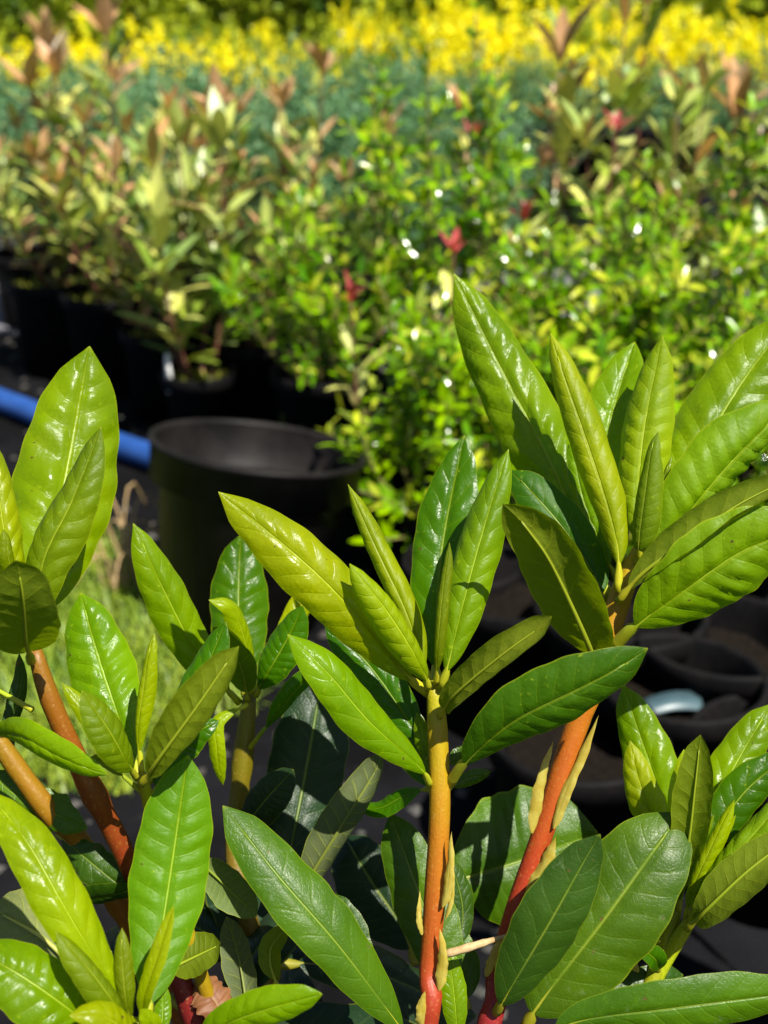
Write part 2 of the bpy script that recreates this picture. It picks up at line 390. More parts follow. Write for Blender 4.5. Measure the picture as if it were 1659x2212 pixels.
leaf(sA, OLIVE, [(66, 1395, .424), (22, 1220, .412), (16, 1180, .411), (10, 1142, .411)], 38, 20, 70, 0, .4, .8, .5, .5)
leaf(sA, LIME, [(70, 1530, .434), (-40, 1470, .44), (-140, 1420, .45)], 70, 30, 40, 0, 1, pet=.5)
sA2, _ = shoot([(-30, 1560, .45), (30, 1650, .452), (110, 1760, .455), (260, 1960, .47)], .0040, .0042, (.62, .48, .7), .1, .8)
leaf(sA2, YG, [(-40, 1580, .44), (40, 1590, .415), (120, 1632, .408), (228, 1680, .404)], 68, 40, 40, 0, .7, .75, .55, .1)
leaf(sA2, MAT, [(30, 1660, .455), (20, 1590, .465), (45, 1480, .47), (42, 1410, .47)], 46, 20, 40, 0, 1, mat='mature')
# --- small shoot to the right of it
sB, _ = shoot([(305, 1672, .425), (325, 1745, .43), (352, 1850, .438), (400, 2010, .445)], .0026, .0034, (.75, .8, .8), .05, .5)
leaf(sB, YG, [(300, 1680, .43), (275, 1600, .437), (225, 1460, .445), (172, 1278, .452)], 152, -6, 36, 0, 1.0, .76, .52, .07)
leaf(sB, LIME, [(302, 1670, .42), (298, 1580, .418), (310, 1480, .417), (328, 1368, .418)], 40, -35, 85, 0, .6, .8, .5, .12)
leaf(sB, OLIVE, [(300, 1682, .418), (272, 1640, .408), (232, 1570, .402), (176, 1492, .40)], 92, 28, 40, 0, .7, .75, .5, .12, gloss=.8)
leaf(sB, LIME, [(298, 1676, .43), (230, 1590, .437), (180, 1530, .44), (134, 1476, .442)], 50, 10, 45, 0, .8)
leaf(sB, OLIVE, [(312, 1690, .42), (345, 1640, .408), (425, 1530, .40), (516, 1396, .398)], 104, 158, 58, 0, .9, .72, .56, .05)
leaf(sB, DEEP, [(318, 1690, .435), (375, 1600, .442), (430, 1480, .448), (488, 1342, .452)], 95, -25, 35, 0, 1, .8)
leaf(sB, DEEP, [(325, 1720, .432), (360, 1660, .437), (400, 1600, .44), (470, 1555, .44)], 90, -15, 25, 0, 1, .8)
leaf(sB, OLIVE, [(315, 1715, .43), (260, 1670, .425), (225, 1640, .425), (190, 1640, .425)], 30, 20, 40, 0, .5, pet=.4)
# --- shoot behind, in the shade of the middle shoot
sC, _ = shoot([(540, 1500, .505), (530, 1590, .505), (518, 1710, .505), (510, 1850, .50), (560, 2080, .49)], .0040, .0044, (.35, .42, .6), .1, .5)
leaf(sC, YG, [(520, 1520, .505), (432, 1420, .495), (352, 1270, .488), (289, 1130, .485)], 108, 8, 42, 0, 1, .8, .5, .06)
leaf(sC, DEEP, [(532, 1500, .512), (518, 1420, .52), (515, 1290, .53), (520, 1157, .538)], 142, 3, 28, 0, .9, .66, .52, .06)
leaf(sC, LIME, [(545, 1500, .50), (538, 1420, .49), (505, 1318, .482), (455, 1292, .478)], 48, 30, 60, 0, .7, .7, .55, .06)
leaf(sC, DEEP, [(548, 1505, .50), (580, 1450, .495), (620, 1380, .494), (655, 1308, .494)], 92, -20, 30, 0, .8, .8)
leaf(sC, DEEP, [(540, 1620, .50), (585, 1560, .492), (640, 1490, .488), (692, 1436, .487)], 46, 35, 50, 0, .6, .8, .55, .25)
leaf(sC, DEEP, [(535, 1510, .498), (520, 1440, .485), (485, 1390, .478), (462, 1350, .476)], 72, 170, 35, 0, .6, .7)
leaf(sC, LIME, [(545, 1500, .51), (600, 1410, .515), (655, 1300, .52), (702, 1188, .525)], 60, 15, 45, 0, .8)
leaf(sC, LIME, [(535, 1520, .49), (470, 1560, .485), (468, 1620, .485), (480, 1700, .49)], 40, 20, 40, 0, .6)
# --- the middle shoot
sD, cD = shoot([(938, 1470, .445), (946, 1600, .445), (950, 1740, .445), (940, 1930, .447), (926, 2110, .449), (915, 2260, .45)], .0040, .0038, (.95, .95, 1), .0, 1.9)
leaf(sD, LIME, [(930, 1500, .445), (872, 1450, .44), (735, 1290, .428), (600, 1165, .425), (473, 1065, .43)], 152, 8, 40, 0, 1.1, .78, .52, .05, nv=10)
leaf(sD, LIME, [(928, 1480, .45), (880, 1330, .452), (815, 1190, .458), (750, 1045, .465)], 64, -12, 95, 0, 1.0, .85, .45, .06, gloss=.8)
leaf(sD, LIME, [(930, 1490, .44), (905, 1430, .43), (840, 1325, .423), (757, 1217, .42)], 78, 18, 90, 0, 1.0, .8, .5, .06, gloss=.8)
leaf(sD, DEEP, [(940, 1480, .452), (940, 1390, .462), (955, 1180, .475), (1003, 940, .485)], 150, -10, 24, 10, 1.0, .78, .52, .05)
leaf(sD, YG, [(950, 1490, .44), (972, 1420, .437), (1025, 1210, .44), (1098, 968, .447)], 112, -8, 60, 0, 1.0, .85, .48, .05, gloss=.85)
leaf(sD, OLIVE, [(940, 1480, .44), (945, 1400, .432), (955, 1290, .43), (971, 1172, .431)], 30, -20, 95, 0, .6, .75, .5, .08, gloss=.75)
leaf(sD, OLIVE, [(955, 1545, .44), (985, 1500, .425), (1090, 1412, .412), (1197, 1335, .408)], 76, 160, 70, 0, 1.0, .55, .55, .06, gloss=.75)
leaf(sD, DEEP, [(972, 1700, .443), (1015, 1640, .432), (1110, 1560, .420), (1250, 1490, .412), (1405, 1408, .410)], 150, 30, 30, 0, .7, .74, .52, .12, gloss=.72)
leaf(sD, YG, [(935, 1700, .443), (905, 1655, .435), (800, 1560, .425), (710, 1455, .421), (622, 1368, .423)], 108, 18, 40, 0, .7, .76, .55, .07)
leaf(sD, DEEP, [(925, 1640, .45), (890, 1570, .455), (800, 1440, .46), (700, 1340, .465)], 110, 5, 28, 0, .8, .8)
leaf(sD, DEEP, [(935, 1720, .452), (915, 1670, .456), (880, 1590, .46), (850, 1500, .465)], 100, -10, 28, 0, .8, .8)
leaf(sD, YG, [(935, 1690, .447), (925, 1640, .45), (912, 1590, .45), (900, 1540, .455)], 42, -10, 28, 0, .8, .8)
leaf(sD, MATL, [(970, 1705, .45), (995, 1690, .453), (1025, 1678, .455), (1062, 1668, .457)], 34, 20, 25, 0, .5)
leaf(sD, MATL, [(965, 1650, .45), (980, 1640, .453), (995, 1628, .455), (1012, 1615, .457)], 34, 20, 25, 0, .5)
leaf(sD, DEEP, [(925, 1700, .458), (870, 1720, .465), (820, 1745, .47), (770, 1740, .475)], 46, 30, 25, 0, .5)
bract(sD, [(955, 1960, .4405), (966, 1920, .439), (972, 1860, .438), (974, 1798, .437)], 24, -20)
bract(sD, [(962, 1985, .441), (972, 1950, .4405), (977, 1910, .441), (978, 1860, .4415)], 12, -35)
bract(sD, [(912, 2020, .443), (907, 1990, .442), (906, 1960, .4425), (908, 1925, .443)], 14, 20)
bract(sD, [(948, 2140, .4425), (954, 2100, .441), (956, 2050, .44), (950, 2005, .44)], 27, -10)
bract(sD, [(915, 2225, .444), (912, 2200, .442), (912, 2170, .441), (918, 2140, .4405)], 30, 10)
# --- the right-hand shoot, tallest
sE, cE = shoot([(1385, 1185, .46), (1345, 1275, .46), (1305, 1395, .46), (1240, 1585, .462), (1172, 1800, .465), (1112, 1975, .468), (1070, 2130, .47), (1040, 2260, .465)], .0047, .0038, (1, .9, 1), .06, 1.8)
leaf(sE, YG, [(1320, 1300, .463), (1290, 1225, .47), (1195, 1010, .485), (1085, 800, .497), (980, 590, .505)], 172, 2, 40, 0, 1.3, .76, .53, .04, nv=11)
leaf(sE, LIME, [(1335, 1280, .452), (1328, 1150, .452), (1255, 920, .458), (1185, 716, .465)], 92, -8, 88, 0, 1.1, .84, .48, .07, gloss=.8, nv=11)
leaf(sE, YG, [(1350, 1220, .47), (1300, 1120, .485), (1315, 930, .495), (1370, 733, .505)], 150, -12, 20, 14, .9, .7, .52, .05)
leaf(sE, LIME, [(1380, 1200, .462), (1375, 1110, .468), (1390, 930, .473), (1432, 727, .478)], 124, -10, 62, 0, 1.0, .84, .48, .05, gloss=.72)
leaf(sE, OLIVE, [(1378, 1210, .452), (1380, 1160, .448), (1395, 1050, .446), (1413, 928, .447)], 62, -30, 80, 0, .5, .85, .35, .05, gloss=.7)
leaf(sE, OLIVE, [(1395, 1200, .455), (1410, 1120, .452), (1430, 1050, .452), (1448, 985, .453)], 22, -30, 80, 0, .3)
leaf(sE, YG, [(1385, 1205, .465), (1425, 1130, .47), (1510, 980, .477), (1600, 830, .483), (1720, 670, .488)], 190, -10, 34, 0, 1.3, .76, .52, .04, gloss=.92)
leaf(sE, YG, [(1380, 1225, .455), (1430, 1180, .45), (1530, 1060, .447), (1610, 970, .447), (1710, 870, .449)], 132, 40, 72, 0, 1.0, .8, .5, .05, gloss=.75)
leaf(sE, OLIVE, [(1340, 1300, .452), (1385, 1245, .445), (1500, 1160, .437), (1600, 1090, .433), (1720, 1030, .43)], 78, 150, 80, 0, 1.0, .8, .5, .06, gloss=.7)
leaf(sE, YG, [(1325, 1405, .455), (1385, 1345, .445), (1490, 1270, .437), (1610, 1190, .432), (1760, 1130, .43)], 215, 24, 22, 0, .8, .74, .5, .14, gloss=.85)
leaf(sE, OLIVE, [(1285, 1440, .455), (1272, 1385, .437), (1195, 1220, .418), (1140, 1140, .412), (1092, 1080, .41)], 158, 152, 26, 12, .8, .62, .5, .07, gloss=.85)
leaf(sE, DEEP, [(1305, 1310, .46), (1280, 1235, .466), (1200, 1120, .472), (1100, 1010, .478)], 118, 12, 26, 0, .8, .7, .5, .05, gloss=.8)
leaf(sE, YG, [(1330, 1250, .468), (1285, 1150, .475), (1255, 1060, .48), (1235, 950, .485)], 70, -12, 26, 0, .8, .7)
leaf(sE, BLU, [(1330, 1280, .468), (1310, 1200, .475), (1295, 1120, .48), (1290, 1040, .485)], 70, 0, 26, 0, .8, .7, mat='mature')
leaf(sE, MATL, [(1400, 1180, .47), (1440, 1110, .476), (1480, 1060, .48), (1530, 1010, .485)], 80, 0, 26, 0, .8, .7)
bract(sE, [(1150, 1800, .459), (1160, 1740, .458), (1172, 1680, .4575), (1195, 1600, .457)], 28, 15)
bract(sE, [(1195, 1790, .4585), (1225, 1700, .457), (1262, 1620, .456), (1293, 1545, .455)], 26, -25)
bract(sE, [(1130, 1962, .462), (1158, 1910, .46), (1180, 1860, .4585), (1202, 1806, .457)], 44, -12)
bract(sE, [(1050, 2110, .464), (1062, 2080, .463), (1072, 2050, .463), (1086, 2020, .463)], 22, 10)
# --- the low shoot on the far right
sF, _ = shoot([(1462, 1880, .475), (1460, 1940, .474), (1440, 2030, .473), (1395, 2150, .47), (1300, 2330, .465)], .0030, .0036, (.7, .85, 1), .0, .3)
sF2, _ = shoot([(1512, 1955, .468), (1490, 1990, .468), (1455, 2045, .47), (1400, 2145, .472), (1310, 2330, .466)], .0028, .0034, (1, 1.2, 1.2), .0, .1)
leaf(sF, YG, [(1460, 1890, .48), (1448, 1790, .485), (1400, 1640, .492), (1345, 1478, .50)], 122, -4, 36, 0, 1, .76, .5, .06)
leaf(sF, LIME, [(1455, 1880, .475), (1425, 1800, .475), (1385, 1700, .478), (1360, 1600, .482)], 94, -4, 40, 0, 1, .78, .45, .06, gloss=.85)
leaf(sF, OLIVE, [(1470, 1890, .468), (1488, 1820, .46), (1502, 1700, .454), (1514, 1586, .452)], 96, 172, 35, 0, .5, .66, .5, .06)
leaf(sF, LIME, [(1465, 1880, .472), (1462, 1800, .468), (1465, 1720, .466), (1480, 1620, .466)], 46, 20, 40, 0, .5, .66)
leaf(sF, LIME, [(1478, 1985, .463), (1495, 1920, .458), (1540, 1820, .456), (1586, 1728, .457)], 42, -20, 80, 0, .8, .8, .5, .06)
leaf(sF, OLIVE, [(1465, 1970, .468), (1470, 1900, .465), (1495, 1830, .462), (1540, 1760, .46)], 40, -20, 60, 0, .8, .8)
leaf(sF, YG, [(1475, 1880, .48), (1530, 1770, .487), (1590, 1650, .493), (1668, 1518, .50)], 118, 6, 32, 0, .9, .72, .52, .06)
leaf(sF, DEEP, [(1480, 1890, .475), (1550, 1790, .478), (1620, 1700, .48), (1720, 1620, .483)], 100, 14, 32, 0, .9, .74)
leaf(sF2, YG, [(1485, 1995, .46), (1530, 1920, .452), (1620, 1810, .449), (1730, 1690, .45)], 92, -24, 75, 0, 1.0, .8, .5, .05, gloss=.75)
leaf(sF2, OLIVE, [(1490, 2005, .458), (1530, 1965, .447), (1620, 1880, .441), (1740, 1790, .44)], 104, 158, 40, 0, .7, .74, .5, .05, gloss=.75)
leaf(sF2, LIME, [(1490, 1960, .462), (1510, 1900, .46), (1550, 1820, .46), (1590, 1760, .46)], 30, -20, 60, 0, .4)
leaf(sF2, DEEP, [(1425, 2100, .468), (1418, 2075, .46), (1395, 2055, .456), (1372, 2040, .455)], 52, 20, 30, 25, .4, .75)
bract(sF, [(1455, 1960, .47), (1452, 1930, .4695), (1455, 1900, .469), (1463, 1870, .469)], 16, 10)
bract(sF, [(1380, 2100, .466), (1370, 2080, .466), (1380, 2050, .466), (1398, 2030, .466)], 22, 10)
# --- front shoot at bottom left
sG, _ = shoot([(292, 2205, .385), (310, 2270, .39), (380, 2400, .41)], .0028, .0034, (.8, .9, .9), .0, .4)
leaf(sG, (.095, .245, 0), [(310, 2215, .39), (330, 2130, .398), (362, 1930, .41), (406, 1632, .42)], 186, 2, 26, 0, .75, .68, .54, .05, nv=12, gloss=.8)
leaf(sG, LIME, [(290, 2215, .388), (235, 2120, .38), (140, 1960, .376), (60, 1820, .38), (-35, 1700, .388)], 128, 14, 36, 0, .9, .74, .55, .05)
leaf(sG, OLIVE, [(280, 2215, .382), (250, 2170, .372), (190, 2090, .368), (120, 2012, .368)], 66, 30, 70, 0, .6, .8, .5, .06, gloss=.75)
leaf(sG, OLIVE, [(285, 2215, .384), (272, 2160, .38), (265, 2090, .38), (262, 2006, .382)], 46, -10, 60, 0, .5, .8, .5, .06, gloss=.8)
leaf(sG, LIME, [(308, 2215, .382), (312, 2150, .376), (345, 2050, .375), (375, 1955, .378)], 46, -25, 45, 22, .5, .8, .5, .06)
leaf(sG, YG, [(250, 2260, .385), (150, 2180, .375), (50, 2110, .372), (-70, 2040, .375)], 165, 12, 25, 0, .8, .7)
leaf(sG, LIME, [(330, 2290, .38), (270, 2225, .368), (210, 2190, .362), (150, 2195, .36)], 80, 20, 45, 0, .7, .7)
leaf(sG, LIME, [(300, 2300, .38), (320, 2240, .37), (325, 2210, .366), (300, 2180, .364)], 60, 20, 45, 0, .7, .7)
leaf(sG, YG, [(345, 2260, .40), (350, 2210, .402), (352, 2170, .404), (350, 2120, .406)], 40, 0, 25, 0, .7, .7)
leaf(sG, YG, [(420, 2290, .40), (480, 2220, .39), (580, 2180, .383), (696, 2148, .382)], 84, 22, 45, 0, .8, .62, .55, .04)
# --- last year's dark leaves lower down
def old(stem, col, pts, w, **k):
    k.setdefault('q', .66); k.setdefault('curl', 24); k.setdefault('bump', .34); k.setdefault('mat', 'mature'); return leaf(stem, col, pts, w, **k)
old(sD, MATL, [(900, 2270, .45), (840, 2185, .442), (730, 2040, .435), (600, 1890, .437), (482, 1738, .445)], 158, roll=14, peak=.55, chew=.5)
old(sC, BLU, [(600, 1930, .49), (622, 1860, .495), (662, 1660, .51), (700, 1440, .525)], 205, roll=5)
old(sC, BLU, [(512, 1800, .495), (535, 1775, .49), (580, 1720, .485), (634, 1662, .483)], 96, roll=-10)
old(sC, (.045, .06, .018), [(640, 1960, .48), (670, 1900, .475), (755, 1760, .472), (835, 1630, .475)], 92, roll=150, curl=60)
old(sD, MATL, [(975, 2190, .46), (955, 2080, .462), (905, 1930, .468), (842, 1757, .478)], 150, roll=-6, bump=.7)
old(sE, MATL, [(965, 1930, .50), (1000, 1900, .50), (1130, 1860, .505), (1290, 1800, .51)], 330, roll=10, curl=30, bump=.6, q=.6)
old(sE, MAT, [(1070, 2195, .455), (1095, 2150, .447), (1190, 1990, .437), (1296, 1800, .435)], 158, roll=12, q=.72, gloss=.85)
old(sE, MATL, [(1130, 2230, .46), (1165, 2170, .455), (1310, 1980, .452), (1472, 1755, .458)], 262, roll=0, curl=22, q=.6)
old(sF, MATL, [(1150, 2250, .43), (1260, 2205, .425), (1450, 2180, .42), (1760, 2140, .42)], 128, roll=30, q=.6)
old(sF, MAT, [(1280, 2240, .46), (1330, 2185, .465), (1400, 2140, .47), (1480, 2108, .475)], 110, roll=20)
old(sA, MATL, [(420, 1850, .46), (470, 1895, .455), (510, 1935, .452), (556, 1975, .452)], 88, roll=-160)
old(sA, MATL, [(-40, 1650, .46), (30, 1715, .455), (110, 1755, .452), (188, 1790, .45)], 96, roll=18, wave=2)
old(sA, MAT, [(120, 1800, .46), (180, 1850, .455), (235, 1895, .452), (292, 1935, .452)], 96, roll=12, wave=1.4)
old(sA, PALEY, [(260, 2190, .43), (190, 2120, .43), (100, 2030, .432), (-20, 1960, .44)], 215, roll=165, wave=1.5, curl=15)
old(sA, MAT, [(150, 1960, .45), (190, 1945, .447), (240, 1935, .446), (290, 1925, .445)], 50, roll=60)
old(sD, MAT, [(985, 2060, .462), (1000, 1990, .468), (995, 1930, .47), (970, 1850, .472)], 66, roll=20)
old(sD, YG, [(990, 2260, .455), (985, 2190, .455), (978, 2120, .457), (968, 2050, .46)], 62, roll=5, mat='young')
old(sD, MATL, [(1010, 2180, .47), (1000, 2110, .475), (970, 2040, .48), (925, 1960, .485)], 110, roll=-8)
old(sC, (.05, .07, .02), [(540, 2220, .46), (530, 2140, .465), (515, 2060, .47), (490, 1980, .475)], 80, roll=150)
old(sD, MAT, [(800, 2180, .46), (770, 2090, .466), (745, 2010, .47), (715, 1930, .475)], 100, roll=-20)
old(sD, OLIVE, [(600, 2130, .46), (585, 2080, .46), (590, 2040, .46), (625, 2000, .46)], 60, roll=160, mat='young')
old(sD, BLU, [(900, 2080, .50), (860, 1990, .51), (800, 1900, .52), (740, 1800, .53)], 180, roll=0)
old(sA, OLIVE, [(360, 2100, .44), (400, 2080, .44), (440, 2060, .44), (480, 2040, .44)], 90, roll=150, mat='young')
# leaves round the lower stems, each on its stalk
FR = random.Random(21)
lows = [sA, sB, sC, sD, sE, sF, sG]
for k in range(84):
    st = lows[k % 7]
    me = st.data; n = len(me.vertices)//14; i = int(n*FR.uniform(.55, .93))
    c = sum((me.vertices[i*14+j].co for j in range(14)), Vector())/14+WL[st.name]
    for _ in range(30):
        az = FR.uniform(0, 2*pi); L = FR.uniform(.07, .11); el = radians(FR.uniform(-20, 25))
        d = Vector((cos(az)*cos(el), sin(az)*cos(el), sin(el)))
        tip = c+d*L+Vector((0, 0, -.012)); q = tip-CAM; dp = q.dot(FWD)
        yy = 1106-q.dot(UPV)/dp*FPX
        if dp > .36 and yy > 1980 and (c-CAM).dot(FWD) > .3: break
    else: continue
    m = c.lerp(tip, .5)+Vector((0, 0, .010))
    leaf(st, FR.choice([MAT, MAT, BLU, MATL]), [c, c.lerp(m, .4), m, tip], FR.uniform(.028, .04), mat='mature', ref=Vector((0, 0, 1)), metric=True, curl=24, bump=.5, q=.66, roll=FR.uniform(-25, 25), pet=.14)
BR = random.Random(77)
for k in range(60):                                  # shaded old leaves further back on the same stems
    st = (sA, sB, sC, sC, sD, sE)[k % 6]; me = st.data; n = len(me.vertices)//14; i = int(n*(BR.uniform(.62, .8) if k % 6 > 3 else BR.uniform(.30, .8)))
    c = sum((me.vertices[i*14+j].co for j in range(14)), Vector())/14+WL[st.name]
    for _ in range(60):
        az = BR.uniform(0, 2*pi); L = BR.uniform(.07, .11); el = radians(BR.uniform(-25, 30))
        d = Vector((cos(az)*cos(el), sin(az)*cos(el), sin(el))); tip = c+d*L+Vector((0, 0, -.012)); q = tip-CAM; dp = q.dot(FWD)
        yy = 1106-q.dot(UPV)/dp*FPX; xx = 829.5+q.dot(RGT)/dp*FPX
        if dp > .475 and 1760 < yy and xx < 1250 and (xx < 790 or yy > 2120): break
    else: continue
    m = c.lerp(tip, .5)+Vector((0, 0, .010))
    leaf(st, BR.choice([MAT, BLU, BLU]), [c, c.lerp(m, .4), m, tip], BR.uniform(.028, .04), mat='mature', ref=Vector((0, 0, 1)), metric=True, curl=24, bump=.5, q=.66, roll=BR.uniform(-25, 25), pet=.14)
# a dry twig and a withered leaf caught between the stems
V, F = tube_data(catmull([P(958, 2062, .446), P(1000, 2050, .445), P(1040, 2038, .447), P(1100, 2020, .462)], 12)[0], [.0013, .0017, .0015, .0017, .0014, .0015, .0012, .0011, .001, .0009, .0008, .0006], 7)
mk('dry_stalk', V, F, M['twig'], sD, P(958, 2062, .446))
o = leaf(sC, (.2, .08, .03), [(500, 2230, .45), (470, 2170, .452), (440, 2130, .455), (410, 2120, .46)], 90, roll=20, wave=2, mat='mature', name='leaf'); o.data.materials[0] = M['drydead']

# ------------------------------------------------------------------ nursery rows behind
def blade_mesh(name, W, mat, droop=.18, fold=.25, n=6, peak=.5, q=.8, hook=0.):
    V = []; F = []; e = math.log(.5)/math.log(peak)
    for i in range(n+1):
        u = i/n; hw = W/2*max(.04, sin(pi*min(max(u, .01), .99)**e)**q); z = -droop*u*u+hook*sin(u*pi)
        V += [(-hw, u, z+fold*hw), (0, u, z), (hw, u, z+fold*hw)]
    for i in range(n):
        for j in range(2):
            a = i*3+j; F.append((a, a+1, a+4, a+3))
    me = bpy.data.meshes.new(name); me.from_pydata(V, [], F); me.materials.append(mat); me.polygons.foreach_set('use_smooth', [True]*len(F)); me.update()
    return me
BL = {}
for nm, W, mt, n in (('pale', .31, 'pale', 6), ('midg', .33, 'midg', 6), ('bronze', .28, 'bronze', 6), ('red', .30, 'red', 6), ('privet', .36, 'privet', 4), ('privety', .36, 'privety', 4)):
    BL[nm] = [blade_mesh('leaf_'+nm, W*f, M[mt], dr, fo, n, pk) for f, dr, fo, pk in ((1, .12, .3, .5), (.85, .28, .15, .55), (1.1, -.05, .45, .45))]
def leaf_matrix(pos, d, nrm, L):
    y = d.normalized(); x = y.cross(nrm)
    if x.length < 1e-3: x = y.cross(Vector((1, 0, .3)))
    x.normalize(); z = x.cross(y)
    return Matrix(((x.x*L, y.x*L, z.x*L, pos.x), (x.y*L, y.y*L, z.y*L, pos.y), (x.z*L, y.z*L, z.z*L, pos.z), (0, 0, 0, 1)))
def add_leaves(plant, items, cap=300):
    """items: (pos, dir, normal, length, kind).  The ones that show largest become parts, the rest one mass."""
    items.sort(key=lambda t: (t[0]-CAM).length/t[3])
    base = Matrix.Translation(-WL[plant.name]); rr = random.Random(len(items))
    for pos, d, nr, L, k in items[:cap]:
        o = bpy.data.objects.new('leaf', rr.choice(BL[k])); COL.objects.link(o); o.parent = plant
        o.matrix_basis = base @ leaf_matrix(pos, d, nr, L)
    rest = items[cap:]
    if rest:
        V = []; F = []; fm = []; keys = sorted({t[4] for t in rest})
        for pos, d, nr, L, k in rest:
            me = rr.choice(BL[k]); mx = leaf_matrix(pos, d, nr, L); b0 = len(V)
            V += [mx @ v.co for v in me.vertices]; F += [tuple(b0+i for i in p.vertices) for p in me.polygons]; fm += [keys.index(k)]*len(me.polygons)
        o = mk('foliage', V, F, [BL[k][0].materials[0] for k in keys], plant, WL[plant.name], True, fm); o['kind'] = 'stuff'
def rnd_dir(rr, el0, el1):
    az = rr.uniform(0, 2*pi); el = radians(rr.uniform(el0, el1)); return Vector((cos(az)*cos(el), sin(az)*cos(el), sin(el)))
def weeds(plant, c, r, z, rr, n=160, mat='moss', hgt=.03):
    V = []; F = []
    for k in range(n):
        a = rr.uniform(0, 2*pi); q = r*sqrt(rr.random()); p = Vector((c[0]+q*cos(a), c[1]+q*sin(a), z))
        d = rnd_dir(rr, 25, 85)*rr.uniform(.4, 1)*hgt; s = Vector((-d.y, d.x, 0)).normalized()*rr.uniform(.0025, .006); b = len(V)
        V += [p-s*.4, p+s*.4, p+d*.6+s, p+d*.6-s, p+d]; F += [(b, b+1, b+2, b+3), (b+3, b+2, b+4)]
    o = mk('weeds', V, F, M[mat], plant, c); o['kind'] = 'stuff'
def photinia(x, Y, top, seed, label, group=None, nst=5, pr=.095, ph=.19, red=0., bronze=.5, size=1., pale=.6, weed=0, potz=True, L0=.062, lean=0):
    rr = random.Random(seed); c = (gx(x, Y), Y, 0); plant = empty('potted_photinia', c)
    tag(plant, label, 'shrub', group); pot_parts(plant, c, pr, ph)
    if weed: weeds(plant, c, pr-.02, ph-.028, rr, weed)
    items = []; zb = ph-.04
    for s in range(nst):
        a = 2*pi*s/nst+rr.uniform(-.5, .5); hgt = (top-zb)*(1 if s == 0 else rr.uniform(.62, .97)); sp = rr.uniform(.05, .16)*size*(.6 if s == 0 else 1)
        b0 = Vector(c)+Vector((cos(a)*.02, sin(a)*.02, zb)); t0 = b0+Vector((cos(a)*sp+lean*hgt, sin(a)*sp, hgt))
        mid = b0.lerp(t0, .5)+Vector((cos(a)*.02, sin(a)*.02, .0))
        cl, L = catmull([b0, mid, t0], 16); V, F = tube_data(cl, [.0045-.0028*i/15 for i in range(16)], 6); mk('stem', V, F, M['redbark'], plant, b0)
        nl = int(14*size)+rr.randint(0, 4); az = rr.uniform(0, 6)
        for k in range(nl):
            t = .22+.70*k/nl; p = cl[min(15, int(t*15))]; az += 2.4+rr.uniform(-.4, .4); el = radians(rr.uniform(5, 45)+25*t)
            d = Vector((cos(az)*cos(el), sin(az)*cos(el), sin(el))); kind = 'pale' if rr.random() < pale*(t+.25) else 'midg'
            if rr.random() < .10: kind = 'bronze'
            items.append((p+d*.008, d, Vector((0, 0, 1)) if el < 1.2 else -d.cross(Vector((0, 0, 1))).cross(d), L0*1.15*rr.uniform(.7, 1.2), kind))
        isred = rr.random() < red
        for k in range(rr.randint(6, 8)):
            az += 2.4; el = radians(rr.uniform(40, 84) if isred else rr.uniform(38, 82)); d = Vector((cos(az)*cos(el), sin(az)*cos(el), sin(el))); inn = Vector((-cos(az), -sin(az), .5))
            kind = 'red' if isred else ('bronze' if rr.random() < min(1, bronze*1.35) else 'pale')
            items.append((t0+Vector((0, 0, -.012*rr.random())), d, inn, L0*1.25*rr.uniform(.65, 1.2)*(.62 if isred else 1), kind))
        for k in range(rr.randint(2, 4)):                      # short side shoots
            t = rr.uniform(.35, .8); p = cl[int(t*15)]; dd = rnd_dir(rr, 20, 55); e = p+dd*rr.uniform(.04, .09)
            V, F = tube_data([p, p.lerp(e, .5)+Vector((0, 0, -.004)), e], [.002, .0017, .0012], 5); mk('stem', V, F, M['redbark'], plant, p)
            for q in range(6):
                az += 2.4; el = radians(rr.uniform(10, 70)); d = Vector((cos(az)*cos(el), sin(az)*cos(el), sin(el)))
                items.append((p.lerp(e, .4+.1*q), d, Vector((0, 0, 1)) if el < 1 else Vector((-cos(az), -sin(az), .5)), L0*rr.uniform(.5, .95), rr.choice(['pale', 'midg', 'midg', 'bronze' if bronze > .3 else 'midg'])))
    add_leaves(plant, items)
    return plant
